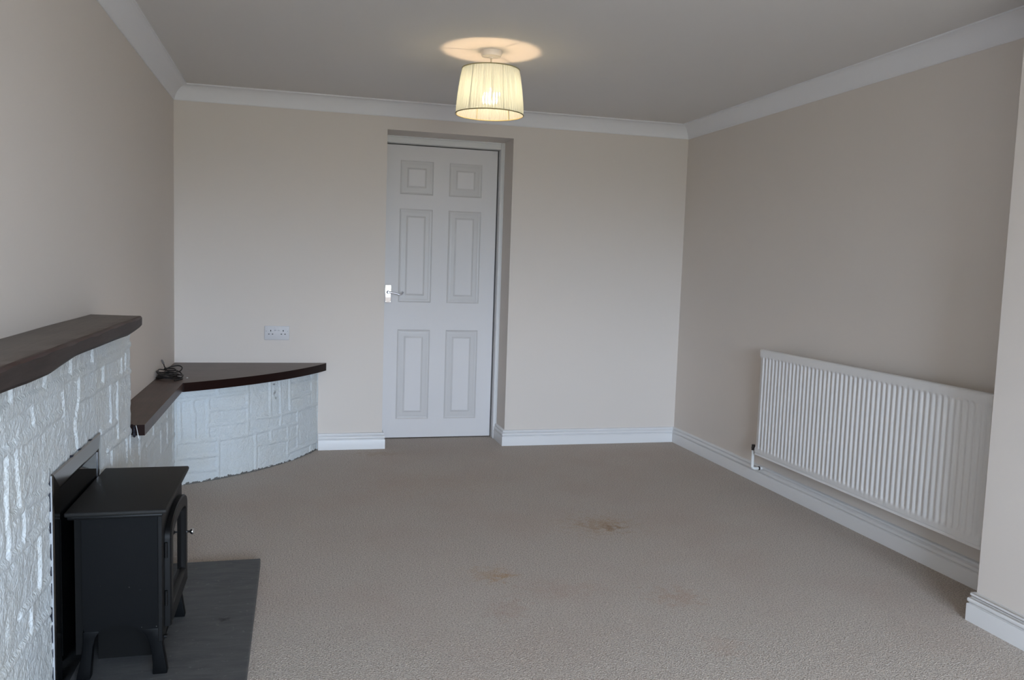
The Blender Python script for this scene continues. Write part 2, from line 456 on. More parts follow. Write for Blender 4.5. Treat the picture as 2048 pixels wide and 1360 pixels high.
DX0, DX1, DY, DZ0, DZ1 = 1.2765, 2.0375, 0.286, 0.008, 1.984
def door_leaf():
    b = MB()
    xs = [DX0, 1.3745, 1.598, 1.7065, 1.932, DX1]
    zs = [DZ0, 0.135, 0.752, 0.938, 1.566, 1.661, 1.885, DZ1]
    rings = [(0, 0), (0.003, 0.002), (0.008, 0.0050), (0.016, 0.0058), (0.024, 0.0050), (0.046, 0.0050), (0.054, 0.0022), (0.058, 0.0012)]
    for i in range(5):
        for j in range(7):
            x0, x1, z0, z1 = xs[i], xs[i + 1], zs[j], zs[j + 1]
            if i in (1, 3) and j in (1, 3, 5):
                vs = []
                for ins, d in rings:
                    vs += [(x0 + ins, DY + d, z0 + ins), (x1 - ins, DY + d, z0 + ins), (x1 - ins, DY + d, z1 - ins), (x0 + ins, DY + d, z1 - ins)]
                fs = []
                for r in range(len(rings) - 1):
                    for k in range(4):
                        fs.append((r * 4 + k, r * 4 + (k + 1) % 4, r * 4 + 4 + (k + 1) % 4, r * 4 + 4 + k))
                k = (len(rings) - 1) * 4
                fs.append((k, k + 1, k + 2, k + 3))
                nb = (len(rings) - 1) * 4
                b.add(vs, fs[:nb], 1); b.add(vs, fs[nb:], 0)
            else:
                b.add([(x0, DY, z0), (x1, DY, z0), (x1, DY, z1), (x0, DY, z1)], [(0, 1, 2, 3)])
    y1 = DY + 0.044
    b.add([(DX0, DY, DZ0), (DX1, DY, DZ0), (DX1, DY, DZ1), (DX0, DY, DZ1), (DX0, y1, DZ0), (DX1, y1, DZ0), (DX1, y1, DZ1), (DX0, y1, DZ1)],
          [(0, 4, 5, 1), (1, 5, 6, 2), (2, 6, 7, 3), (3, 7, 4, 0), (4, 7, 6, 5)])
    return b
door = struct(door_leaf().build('door_1', [M_DOOR, M_MOULD], loc=(DX0, DY, DZ0)), 'white six panel moulded door', 'door')
hb = MB().box((1.286, DY - 0.007, 0.932), (1.3285, DY, 1.052))
hp_ = hb.build('handle_plate', M_CHROME, door, bevel=0.003, seg=3); hp_['label'] = 'polished chrome handle plate'
hb = MB().lathe([(0.011, 0), (0.011, -0.022), (0.0075, -0.026), (0.0075, -0.045)], (1.3075, DY - 0.006, 1.004), 'y', 20)
hb.tube([(1.3075, DY - .046, 1.004), (1.325, DY - .048, 1.003), (1.35, DY - .048, 0.998), (1.372, DY - .047, 0.992), (1.386, DY - .048, .990),
         (1.396, DY - .053, .995), (1.400, DY - .060, 1.004), (1.397, DY - .064, 1.010)], [.0075, .0065, .0055, .0055, .0055, .005, .005, .0055], 12)
o = hb.build('lever_handle', M_LEVER, door, smooth=True, ang=50); o['label'] = 'chrome scroll lever'
for z in (0.941, 1.043):
    for x in (1.2915, 1.323):
        o = MB().lathe([(0.003, 0), (0.0022, -0.0012)], (x, DY - .0068, z), 'y', 10).build('screw', M_CHROME2, hp_)

# ------------------------------------------------------------------ stone relief helpers
def vnoise(x, y, seed=0):
    """smooth value noise, vectorised"""
    xi = np.floor(x).astype(np.int64); yi = np.floor(y).astype(np.int64)
    xf, yf = x - xi, y - yi
    xf = xf * xf * (3 - 2 * xf); yf = yf * yf * (3 - 2 * yf)
    def h(a, b):
        n = (a * 374761393 + b * 668265263 + seed * 974711) & 0x7fffffff
        n = ((n ^ (n >> 13)) * 1274126177) & 0x7fffffff
        return ((n ^ (n >> 16)) & 0xffff) / 65535.0
    return (h(xi, yi) * (1 - xf) + h(xi + 1, yi) * xf) * (1 - yf) + (h(xi, yi + 1) * (1 - xf) + h(xi + 1, yi + 1) * xf) * yf
def fbm(x, y, seed=0):
    return sum(vnoise(x * f, y * f, seed + i) * a for i, (f, a) in enumerate(((1, .5), (2.1, .28), (4.3, .22)))) - 0.5
def relief(u, z, segs, amp=0.005):
    """stone face height: rough blocks with raised strap pointing along the joints"""
    wu = u + (vnoise(u * 14, z * 14, 5) - .5) * 0.012; wz = z + (vnoise(u * 12, z * 12, 9) - .5) * 0.008
    dmin = np.full(u.shape, 9.0)
    ridge = np.zeros(u.shape)
    for (a, b, c, d) in segs:
        px, pz = wu - a, wz - b; dx, dz = c - a, d - b
        t = np.clip((px * dx + pz * dz) / (dx * dx + dz * dz + 1e-9), 0, 1)
        dist = np.hypot(px - t * dx, pz - t * dz)
        wid = 0.0095 if abs(dx) > abs(dz) else 0.0085
        ridge = np.maximum(ridge, np.clip(1.5 - dist / wid, 0, 1))
        dmin = np.minimum(dmin, dist)
    ridge = ridge * ridge * (3 - 2 * ridge)
    rough = fbm(u * 45, z * 45, 3) * amp + fbm(u * 9, z * 9, 8) * 0.006
    groove = -0.0022 * np.exp(-((dmin - 0.015) / 0.005) ** 2)
    return ridge * 0.0042 + (1 - 0.75 * ridge) * rough + groove

FACE_J = [[-2.562, 0.93, -2.564, 0.866], [-2.809, 0.93, -2.81, 0.87], [-2.417, 0.852, -2.413, 0.791], [-2.123, 0.846, -2.126, 0.783],
 [-2.049, 0.837, -2.051, 0.79], [-2.726, 0.851, -2.73, 0.785], [-2.9, 0.85, -2.89, 0.77], [-3.168, 0.855, -3.152, 0.78], [-3.308, 0.93, -3.31, 0.87],
 [-3.053, 0.93, -3.054, 0.875], [-2.314, 0.77, -2.304, 0.62], [-2.197, 0.77, -2.198, 0.545], [-2.736, 0.778, -2.768, 0.724], [-2.768, 0.724, -2.743, 0.63],
 [-3.281, 0.774, -3.265, 0.62], [-2.043, 0.537, -2.045, 0.44], [-1.975, 0.53, -1.976, 0.45], [-4.2, 0.868, -3.382, 0.866], [-3.382, 0.866, -3.001, 0.861],
 [-3.001, 0.861, -2.417, 0.858], [-2.417, 0.858, -1.96, 0.866], [-3.383, 0.849, -2.905, 0.85], [-2.709, 0.852, -2.104, 0.847],
 [-3.288, 0.778, -2.92, 0.777], [-2.713, 0.781, -1.964, 0.765], [-4.2, 0.771, -3.303, 0.769], [-3.294, 0.771, -3.086, 0.766], [-2.458, 0.63, -2.221, 0.618],
 [-2.356, 0.549, -1.9, 0.531], [-3.346, 0.619, -3.033, 0.603], [-4.2, 0.535, -3.309, 0.524], [-3.309, 0.524, -3.06, 0.52], [-3.28, 0.371, -3.05, 0.372],
 [-4.2, 0.301, -3.05, 0.289], [-3.256, 0.762, -3.264, 0.632], [-3.342, 0.777, -3.349, 0.6], [-3.24, 0.604, -3.245, 0.522], [-3.341, 0.605, -3.344, 0.53],
 [-3.12, 0.51, -3.125, 0.38], [-3.2, 0.37, -3.2, 0.29], [-2.3, 0.53, -2.3, 0.4], [-2.5, 0.40, -1.9, 0.405], [-2.5, .26, -1.9, .265], [-2.2, .40, -2.2, .26],
 [-1.9, 0.531, -1.35, 0.525], [-1.62, 0.40, -1.0, 0.405], [-1.45, .52, -1.45, .40], [-1.05, .52, -1.05, .28], [-1.25, .40, -1.25, .28], [-1.9, .27, -0.8, .28],
 [-1.78, .52, -1.78, .28], [-1.5, .28, -1.5, .14], [-1.9, .14, -.8, .14], [-1.1, .14, -1.1, .0], [-0.86, .5, -.86, .02]]
ARC_J = [[-1.743, 0.52, -1.746, 0.0], [-1.718, 0.446, -1.719, 0.242], [-1.648, 0.448, -1.648, 0.225], [-1.568, 0.445, -1.566, 0.223], [-1.512, 0.52, -1.512, 0.463],
 [-1.512, 0.216, -1.512, 0.0], [-1.324, 0.52, -1.322, 0.217], [-1.741, 0.456, -1.34, 0.459], [-1.559, 0.383, -1.329, 0.378], [-1.554, 0.305, -1.328, 0.296],
 [-1.746, 0.231, -1.563, 0.223], [-1.563, 0.223, -1.328, 0.218], [-1.738, 0.144, -1.519, 0.136], [-1.73, 0.072, -1.519, 0.058], [-1.161, 0.52, -1.156, 0.305],
 [-1.073, 0.52, -1.07, 0.228], [-0.984, 0.52, -0.982, 0.313], [-0.74, 0.52, -0.729, 0.313], [-1.266, 0.214, -1.264, 0.0], [-1.149, 0.219, -1.148, 0.148],
 [-1.004, 0.219, -1.001, 0.043], [-0.907, 0.296, -0.903, 0.072], [-0.746, 0.055, -0.744, 0.0], [-1.314, 0.309, -1.078, 0.296], [-1.303, 0.222, -1.07, 0.225],
 [-1.07, 0.225, -0.906, 0.219], [-1.071, 0.3, -0.907, 0.299], [-0.907, 0.299, -0.643, 0.3], [-0.971, 0.384, -0.753, 0.381], [-0.984, 0.463, -0.744, 0.458],
 [-1.268, 0.152, -1.003, 0.138], [-1.003, 0.138, -0.913, 0.139], [-0.994, 0.061, -0.662, 0.059], [-0.64, 0.52, -0.64, 0.0]]

def stone_panel(y0, y1, ztop, name, mat, parent):
    """flat stone walling with its face on x=FX"""
    nu, nv = int((y1 - y0) / 0.005) + 1, int(ztop / 0.005) + 1
    U, Z = np.meshgrid(np.linspace(y0, y1, nu), np.linspace(0, ztop, nv), indexing='ij')
    H = relief(U, Z, FACE_J)
    edge = np.minimum(np.minimum(U - y0, y1 - U), ztop - Z)
    H = H * np.clip(edge / 0.01 + 0.4, 0, 1) - 0.004 * np.clip(1 - edge / 0.008, 0, 1) ** 2
    b = MB()
    b.grid(np.stack([FX + H, U, Z], -1).reshape(-1, 3).tolist(), nu, nv)
    # back, sides, top, bottom as strips joined to the wall
    F = np.stack([FX + H, U, Z], -1)
    def strip(row):
        row = row.tolist(); n = len(row)
        b.add(row + [(0.002, p[1], p[2]) for p in row], [(i, i + 1, n + i + 1, n + i) for i in range(n - 1)])
    strip(F[0]); strip(F[-1]); strip(F[:, 0]); strip(F[:, -1])
    b.add([(0.002, y0, 0), (0.002, y1, 0), (0.002, y1, ztop), (0.002, y0, ztop)], [(0, 1, 2, 3)])
    return b.build(name, mat, parent, smooth=True, ang=60, recalc=False)

fp = thing('stone_fireplace', (0, -2.7, 0), 'white painted rough stone fireplace surround with a lower run of walling along the left wall', 'fireplace')
stone_panel(-4.2, FY, 0.933, 'stone_surround', M_STONE, fp)
stone_panel(FY, -0.80, 0.511, 'low_stone_wall', M_STONE, fp)

# curved corner plinth
AC = (-0.6006, 0.6278); AR = 1.5768
def arcpt(s_, off=0.0):
    a = s_ / AR; return (AC[0] + (AR + off) * math.cos(a), AC[1] + (AR + off) * math.sin(a))
S0, S1 = -1.752, -0.641
nu, nv = 232, 104
U, Z = np.meshgrid(np.linspace(S0, S1, nu), np.linspace(0, 0.511, nv), indexing='ij')
H = relief(U, Z, ARC_J, 0.0055)
H = H - 0.004 * np.clip(1 - np.minimum(U - S0, S1 - U) / 0.008, 0, 1) ** 2
A_ = U / AR
F = np.stack([AC[0] + (AR + H) * np.cos(A_), AC[1] + (AR + H) * np.sin(A_), Z], -1)
F[:, :, 1] = np.minimum(F[:, :, 1], -0.0005)
b = MB(); b.grid(F.reshape(-1, 3).tolist(), nu, nv)
top = F[:, -1].tolist(); bot = F[:, 0].tolist()
for row in (top, bot):
    z = row[0][2]
    b.add(row + [(0.001, -0.0005, z), (0.001, row[0][1], z)], [tuple(range(len(row) + 2))])
l0 = F[0].tolist(); n_ = len(l0)
b.add(l0 + [(0.001, p[1], p[2]) for p in l0], [(i, i + 1, n_ + i + 1, n_ + i) for i in range(n_ - 1)])
b.add([(0.001, l0[0][1], 0), (0.001, -0.0005, 0), (0.001, -0.0005, .511), (0.001, l0[0][1], .511)], [(0, 1, 2, 3)])
b.add([(0.001, -0.0005, 0), (bot[-1][0], -0.0005, 0), (bot[-1][0], -0.0005, .511), (0.001, -0.0005, .511)], [(0, 1, 2, 3)])
o = b.build('corner_plinth', M_PLINTH, loc=(0, 0, 0), smooth=True, ang=60, recalc=False)
tag(o, 'curved white painted stone plinth in the back left corner under the dark shelf', 'plinth')

# corner shelf
TC = (-0.8986, 0.8070); TR = 1.9766
a0 = math.atan2(-0.8628 - TC[1], 0.1597 - TC[0]); a1 = math.atan2(-0.0211 - TC[1], 0.896 - TC[0])
arc = [(TC[0] + TR * math.cos(a0 + (a1 - a0) * k / 40), TC[1] + TR * math.sin(a0 + (a1 - a0) * k / 40)) for k in range(41)]
outline = [(0.001, -0.8628)] + arc + [(0.897, -0.001), (0.001, -0.001)]
sh = MB()
n = len(outline)
zt, zb = 0.558, 0.5115
vt = [(x, y, zt) for x, y in outline]; vb = [(x, y, zb) for x, y in outline]
sh.add(vt + vb, [tuple(range(n)), tuple(range(2 * n - 1, n - 1, -1))], 0)
sh.add(vt + vb, [(i, (i + 1) % n, n + (i + 1) % n, n + i) for i in range(n)], 1)
shelf = sh.build('corner_shelf', [M_SHELF, M_EDGE], loc=(0, 0, zb))
tag(shelf, 'dark brown curved corner shelf board on the stone plinth', 'shelf')
o = MB().lathe([(0.005, 0), (0.005, 0.002), (0.003, 0.003)], (0.1534, -0.6794, zt), 'z', 12).build('screw_cap', M_WHITEBIT, shelf); o['label'] = 'tiny white screw cap'

# low ledge along the left wall
lg = MB().prism([(0.001, FY + .004), (0.112, FY + .004), (0.112, -1.962), (0.154, -1.962), (0.154, -0.866), (0.001, -0.866)], 'z', 0.5165, 0.558)
for i_, f_ in enumerate(lg.f):      # darker end grain on the end that faces the room
    if all(lg.v[k_][1] < -1.9 for k_ in f_): lg.mi[i_] = 1
ledge = lg.build('ledge_board', [M_LEDGE, M_EDGE], loc=(0, -1.4, .5165))
tag(ledge, 'narrow dark brown ledge board running along the left wall from fireplace to corner shelf', 'ledge')
b = MB()
for (y, z, r) in ((-1.967, .535, .010), (-1.968, .522, .012), (-1.966, .548, .007)):
    b.lathe([(0.0005, -r * .5), (r * .8, -r * .3), (r, 0), (r * .8, r * .3), (0.0005, r * .5)], (0.116 + r * .2, y, z), 'x', 10)
o = b.build('sealant_blob', M_SEAL, ledge, smooth=True)
o = MB().tube([(.124, -1.9655, .5565), (.127, -1.968, .545), (.130, -1.969, .53), (.132, -1.968, .514), (.133, -1.966, .507)], [.001, .0012, .0012, .0024, .0018], 8).build('filler_drip', M_WHITEBIT, ledge, smooth=True)

# mantel beam
def mantel():
    b = MB(); ys = np.linspace(-4.0, -2.157, 75)
    mzb = [(-4.0, .939), (-3.63, .940), (-3.44, .934), (-3.3, .934), (-3.21, .940), (-3.06, .947), (-2.74, .945), (-2.41, .939), (-2.26, .946), (-2.157, .951)]
    zbv = np.interp(ys, [p[0] for p in mzb], [p[1] for p in mzb])
    rows = []
    for i, y in enumerate(ys):
        fl = float(y); w = max(0.0, 1 - (ys[-1] - fl) / 0.35)
        zt_ = .9905 + .0006 * math.sin(fl * 9) - (0.003 if i == len(ys) - 1 else 0)
        zb_ = float(zbv[i]); e = .0012 * math.sin(fl * 23 + 1) + .0008 * math.sin(fl * 51)
        xf = .184 + .0015 * math.sin(fl * 13) - (.004 if i == len(ys) - 1 else 0)
        pr = [(0.001, zt_ - .004), (xf - .05, zt_ - .002), (xf - .008 + e, zt_ - .001), (xf - .003, zt_ - .003), (xf, zt_ - .009 + e), (xf, zb_ + .02), (xf - .0005, zb_ + .008), (xf - .007, zb_), (0.001, zb_)]
        rows.append([(x, fl + (.184 - x) * .49 * w, z) for x, z in pr])
    k = len(rows[0]); vs = [p for r in rows for p in r]
    for i in range(len(rows) - 1):
        for j in range(k):
            jj = (j + 1) % k
            b.add([], [])
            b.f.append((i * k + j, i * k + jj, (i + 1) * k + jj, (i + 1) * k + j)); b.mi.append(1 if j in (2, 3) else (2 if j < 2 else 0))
    b.f.append(tuple(range(k))); b.mi.append(0)
    b.f.append(tuple((len(rows) - 1) * k + j for j in range(k))); b.mi.append(0)
    b.v = vs
    return b
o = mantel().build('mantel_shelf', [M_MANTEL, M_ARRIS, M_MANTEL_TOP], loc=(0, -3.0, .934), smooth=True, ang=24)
tag(o, 'thick dark wooden mantel beam with a wavy lower edge above the stone fireplace', 'mantel')

# ------------------------------------------------------------------ hearth
o = MB().box((0.107, -3.42, 0.0), (0.582, -2.022, 0.03)).build('hearth_slab', M_SLATE, loc=(0, 0, 0), bevel=0.003, seg=2)
tag(o, 'flat dark grey slate hearth slab under the stove', 'hearth')

# ------------------------------------------------------------------ fire surround plate
PY0, PY1, PZ0, PZ1 = -3.030, -2.500, 0.0305, 0.640
bp = thing('fireplace_backplate', (0.11, -2.765, PZ0), 'glossy black metal plate framed in nickel on the stone behind the stove', 'backplate')
b = MB()
prof = [(0.0, 0.0), (0.0, 0.003), (0.004, 0.005), (0.042, 0.0085), (0.048, 0.0065), (0.048, 0.0)]   # (inset, height off stone)
X0 = FX + 0.003
loops = [[(PY0 + a, PZ0), (PY0 + a, PZ1 - a), (PY1 - a, PZ1 - a), (PY1 - a, PZ0)] for a, h in prof]
vs = [(X0 + prof[i][1], y, z) for i, lp_ in enumerate(loops) for (y, z) in lp_]
fs = []
for i in range(len(prof)):
    j = (i + 1) % len(prof)
    for k in range(3):
        fs.append((i * 4 + k, i * 4 + k + 1, j * 4 + k + 1, j * 4 + k))
fs.append(tuple(i * 4 for i in range(len(prof)))); fs.append(tuple(i * 4 + 3 for i in range(len(prof) - 1, -1, -1)))
b.add(vs, fs)
o = b.build('trim_frame', M_NICKEL, bp); o['label'] = 'black nickel frame'
o = MB().box((X0 + .001, PY0 + .05, PZ0), (X0 + .006, PY1 - .05, PZ1 - .05)).build('back_panel', M_DGLASS, bp)
o = MB().box((X0 + .006, PY1 - .056, PZ0), (X0 + .0085, PY1 - .0535, PZ1 - .052)).build('inner_strip', M_CHROME2, bp); o['label'] = 'thin bright chrome strip'
o = MB().box((X0 - .003, PY0 - .004, PZ0), (X0 + .0022, PY0 - .0008, PZ1 - .004)).build('edge_strip', M_EDGESTRIP, bp); o['label'] = 'thin pale edge strip'
rr = random.Random(3)
def bead(mb):
    o = mb.build('sealant_bead', M_SEAL, bp); o['label'] = 'ragged dark navy sealant'
z = 0.05
while z < 0.635:
    l = rr.uniform(.012, .055); w_ = rr.uniform(.003, .010) * (1 if rr.random() < .6 else .5)
    bead(MB().prism([(PY0 - .005, z), (PY0 - .005 - w_ * .6, z + l * .2), (PY0 - .005 - w_, z + l * .6), (PY0 - .005 - w_ * .3, z + l * .9), (PY0 - .005, z + l)], 'x', FX - .004, FX + .0025))
    z += l + rr.uniform(.004, .03)
for y, w_, l in ((PY0 + .19, .004, .016), (PY0 + .275, .004, .02), (PY0 + .40, .002, .03)):
    bead(MB().prism([(y, PZ1), (y + l * .3, PZ1 + w_), (y + l * .7, PZ1 + w_ * .7), (y + l, PZ1)], 'x', FX - .004, FX + .008))

# ------------------------------------------------------------------ stove
HZ = 0.030
SY0, SY1, SX0, SX1 = -2.918, -2.508, 0.150, 0.348
st = thing('electric_stove', (0.25, -2.715, HZ), 'small black stove with an arched glass door standing on the slate hearth', 'stove')
# top plate
b = MB().box((0.1175, -2.960, 0.503), (0.372, -2.466, 0.5165))
b.build('top_plate', M_STOVETOP, st, bevel=0.005, seg=3, smooth=True)
b = MB().box((0.122, -2.948, 0.492), (0.360, -2.478, 0.5032))
b.build('top_moulding', M_CAST, st, bevel=0.004, seg=2, smooth=True)
# body: two side panels, back and front
def side_poly():
    p = [(SX0, 0.492), (SX0, 0.19)]
    p += [(0.158, 0.15), (0.157, 0.12)]
    p += [(.1745, .13), (.183, .155), (.198, .172), (.222, .180), (.262, .180), (.288, .170), (.306, .150), (.318, .125), (SX1, .125), (SX1, .492)]
    return p
for nm, y0, y1 in (('side_panel', SY0, SY0 + .006), ('side_panel', SY1 - .006, SY1)):
    MB().prism(side_poly(), 'y', y0, y1).build(nm, M_STOVE, st)
MB().box((SX0 - .02, SY0 + .012, .10), (SX0 - .0005, SY1 - .012, .49)).build('rear_casing', M_BLACK, st)
MB().box((SX0, SY0 + .0065, .185), (SX1 - .008, SY1 - .0065, .19)).build('base_plate', M_BLACK, st)
MB().box((SX0 + .012, SY0 + .125, HZ + .001), (SX1 - .022, SY1 - .03, .1845)).build('shade_box', M_BLACK, st)  # added black box standing in for the shade seen between the legs
# front casting with an arched bottom edge
fpz = [(SY0 - .002, .492), (SY0 - .002, .125)]
for k in range(0, 13):
    t = k / 12; y = SY0 + .04 + (SY1 - SY0 - .08) * t
    fpz.append((y, .118 + .028 * math.sin(PI * t)))
fpz += [(SY1 + .002, .125), (SY1 + .002, .492)]
b = MB().prism(fpz, 'x', SX1 - .006, SX1 + .006)
b.build('front_casting', M_CAST, st, bevel=0.0025, seg=2)
# legs: wide cabriole legs that carry on from the side panels
LF = [(.296, .165), (.309, .147), (.319, .122), (.3255, .09), (.3275, .06), (.327, HZ + .0005), (.366, HZ + .0005), (.3635, .05), (.359, .08), (.3545, .11), (.351, .14), (.350, .165)]
LR = [(.193, .168), (.182, .150), (.1755, .125), (.172, .09), (.1695, .06), (.1675, HZ + .0005), (.131, HZ + .0005), (.135, .05), (.1415, .08), (.147, .11), (.150, .14), (.150, .168)]
for pr in (LF, LR):
    for y0, y1 in ((SY0 - .001, SY0 + .028), (SY1 - .028, SY1 + .001)):
        MB().prism(pr, 'y', y0, y1).build('leg', M_STOVE, st, bevel=.003, seg=2, smooth=True, ang=40)
# arched door
DA, DB, Z0, ZS, ZT = -2.875, -2.512, 0.150, 0.405, 0.462
def arch(y0, y1, z0, zs_, zt_, n=20):
    p = [(y0, z0), (y1, z0), (y1, zs_)]
    c = (y0 + y1) / 2; hw = (y1 - y0) / 2
    for k in range(1, n):
        a = PI * k / n
        p.append((c + hw * math.cos(a), zs_ + (zt_ - zs_) * math.sin(a) ** .8))
    p.append((y0, zs_)); return p
outer = arch(DA, DB, Z0, ZS, ZT); inner = arch(DA + .038, DB - .038, Z0 + .048, ZS - .012, ZT - .036)
inner2 = arch(DA + .046, DB - .046, Z0 + .056, ZS - .014, ZT - .044)
n = len(outer)
XA, XB = SX1 + .0065, SX1 + .024
b = MB()
vs = [(XA, y, z) for y, z in outer] + [(XB - .004, y, z) for y, z in outer]
o3 = arch(DA + .004, DB - .004, Z0 + .004, ZS, ZT - .004)
vs += [(XB, y, z) for y, z in o3] + [(XB, y, z) for y, z in inner] + [(XA + .006, y, z) for y, z in inner2] + [(XA, y, z) for y, z in inner2]
fs = []
for i in range(6):
    j = (i + 1) % 6
    for k in range(n):
        fs.append((i * n + k, i * n + (k + 1) % n, j * n + (k + 1) % n, j * n + k))
b.add(vs, fs)
dr = b.build('door', M_CAST, st, smooth=True, ang=35)
dr['label'] = 'arched black door frame'
gz = MB().prism(arch(DA + .0465, DB - .0465, Z0 + .0565, ZS - .014, ZT - .0445), 'x', XA + .001, XA + .004)
o = gz.build('door_glass', M_DGLASS, dr); o['label'] = 'dark reflective glass'
kb = MB().lathe([(.0035, 0), (.0035, .010), (.0085, .015), (.010, .020), (.0085, .0225), (.004, .024)], (XB - .002, DB - .020, .315), 'x', 20)
o = kb.build('knob', M_CHROME, dr, smooth=True, ang=60); o['label'] = 'small chrome knob'
for z in (.235, .375):
    MB().lathe([(.0045, -.022), (.0045, .022)], (XA + .004, DA - .005, z), 'z', 12).build('hinge', M_CAST, dr, smooth=True)
MB().box((SX1 + .006, SY0 + .012, .128), (SX1 + .016, SY0 + .026, .136)).build('latch', M_CAST, st, bevel=.002)

# ------------------------------------------------------------------ cable coil
cb = thing('coiled_cable', (.075, -.68, .558), 'loosely coiled black cable lying where ledge and corner shelf meet', 'cable')
pts = []; rc = random.Random(11)
turns = 6
for k in range(turns * 26):
    t = k / 26; a = 2 * PI * t + 2.2
    q = t / turns
    rx = .056 + .010 * math.sin(t * 1.9) ; ry = .075 + .012 * math.cos(t * 2.3)
    tx = .060 + .007 * math.sin(t * 2.9); ty = -.68 + .014 * math.cos(t * 1.7)
    z = .5625 + .032 * q + .007 * math.sin(a + t) * q * 1.6 + .004 * math.sin(3 * a + t)
    pts.append((max(.006, tx + rx * math.cos(a)), ty + ry * math.sin(a), max(.5618, z)))
# upright loop leaning towards the back and loose end
tail = [(.03, -.60, .592), (.06, -.58, .606), (.098, -.575, .611), (.117, -.59, .602), (.110, -.62, .588), (.08, -.64, .581), (.05, -.62, .588), (.030, -.585, .602), (.020, -.56, .618)]
def cr_smooth(P, n=6):
    P = [Vector(p) for p in P]; out = []
    for i in range(len(P) - 1):
        p0, p1, p2, p3 = P[max(i - 1, 0)], P[i], P[i + 1], P[min(i + 2, len(P) - 1)]
        for k in range(n):
            t = k / n
            out.append(0.5 * ((2 * p1) + (p2 - p0) * t + (2 * p0 - 5 * p1 + 4 * p2 - p3) * t * t + (3 * p1 - p0 - 3 * p2 + p3) * t ** 3))
    out.append(P[-1]); return [tuple(p) for p in out]
pts = pts + cr_smooth([pts[-1]] + tail)[1:]
head = cr_smooth([(.105, -.80, .5618), (.125, -.76, .5618), (.128, -.70, .562), pts[0]])[:-1]
MB().tube(head + pts, .0032, 8).build('cable', M_CABLE, cb, smooth=True)
e0 = Vector(tail[-1]); dv = (Vector((.010, -.545, .634)) - e0)
o = MB().tube([e0 - dv * .1, e0 + dv * .15, e0 + dv * .2, e0 + dv * 1.0, e0 + dv * 1.25], [.0035, .0038, .0058, .0058, .003], 12).build('plug', M_PLUG, cb, smooth=True); o['label'] = 'small grey metal plug'

# ------------------------------------------------------------------ wall socket
so = thing('wall_socket', (.5957, 0, .7), 'white double wall socket above the corner shelf', 'socket')
fpz_ = MB().box((.5212, -.010, .7015), (.6702, -.0003, .7885)).build('faceplate', M_PLASTIC, so, bevel=.003, seg=3, smooth=True)
for cxs, sgn in ((.5585, 1), (.6330, -1)):
    sw = MB().prism([(-.0095, .757), (-.0135, .763), (-.0105, .781), (-.0095, .781)], 'x', cxs + sgn * .0265 - .0065, cxs + sgn * .0265 + .0065)
    sw.build('switch', M_PLASTIC, so, bevel=.0008, seg=1)
    for (dx, dz, w_, h_) in ((0, .7585, .0026, .0048), (-.011, .7375, .004, .0024), (.011, .7375, .004, .0024)):
        MB().box((cxs + dx - w_ - .0, -.0107, dz - h_), (cxs + dx + w_, -.0098, dz + h_)).build('pin_hole', M_HOLE, so)
for x in (.5325, .659):
    MB().lathe([(.0026, 0), (.0022, -.001)], (x, -.0099, .756), 'y', 10).build('screw', M_PLUG, so)

# ------------------------------------------------------------------ radiator
RY0, RY1, RZ0, RZ1, RX = -2.830, -1.2195, 0.1945, 0.7895, 3.217
ra = thing('radiator', (3.25, (RY0 + RY1) / 2, RZ0), 'white ribbed panel radiator on the right wall next to the pier', 'radiator')
nfl = 48; per = (RY1 - RY0 - .05) / nfl
us = [RY0, RY0 + .004, RY0 + .012, RY0 + .02]
ph = [.0, .12, .24, .36, .5, .64, .76, .88]
for i in range(nfl):
    for q in ph: us.append(RY0 + .025 + (i + q) * per)
us += [RY1 - .025, RY1 - .02, RY1 - .012, RY1 - .004, RY1]
zsr = [RZ0, RZ0 + .004, RZ0 + .010, RZ0 + .012, RZ0 + .014, RZ0 + .030, RZ0 + .036, RZ0 + .042, RZ0 + .05, RZ0 + .06] + [RZ0 + .06 + (RZ1 - RZ0 - .12) * k / 8 for k in range(1, 8)] + \
      [RZ1 - .06, RZ1 - .05, RZ1 - .046, RZ1 - .042, RZ1 - .036, RZ1 - .012, RZ1 - .005, RZ1 - .001, RZ1]
def smst(t): t = max(0., min(1., t)); return t * t * (3 - 2 * t)
P = []
for y in us:
    f = (y - RY0 - .025) / per
    g = 0.0
    if 0 <= f <= nfl:
        fr_ = f - math.floor(f)
        g = 0.5 - 0.5 * math.cos(2 * PI * fr_)
        g = smst(g * 1.3 - .15)
    for z in zsr:
        w_ = smst((z - RZ0 - .030) / .025) * smst((RZ1 - .038 - z) / .016)
        x = RX + .009 * (1 - g) * w_
        # rolled edges and the folded bottom lip
        ed = min(y - RY0, RY1 - y, RZ1 - z)
        if ed < .012: x += .010 * (1 - math.sqrt(max(0, 1 - ((.012 - ed) / .012) ** 2)))
        if RZ0 + .003 < z < RZ0 + .0125: x += .0035
        if z <= RZ0 + .0041: x -= .0005
        P.append((x, y, z))
b = MB(); nu, nv = len(us), len(zsr)
b.grid(P, nu, nv)
xb = RX + .024
for row in ([P[i * nv] for i in range(nu)], [P[i * nv + nv - 1] for i in range(nu)], P[:nv], P[-nv:]):
    k = len(row); b.add(list(row) + [(xb, p[1], p[2]) for p in row], [(i, i + 1, k + i + 1, k + i) for i in range(k - 1)])
b.add([(xb, RY0, RZ0), (xb, RY1, RZ0), (xb, RY1, RZ1), (xb, RY0, RZ1)], [(0, 1, 2, 3)])
b.build('front_panel', M_RAD, ra, smooth=True, ang=50, recalc=False)
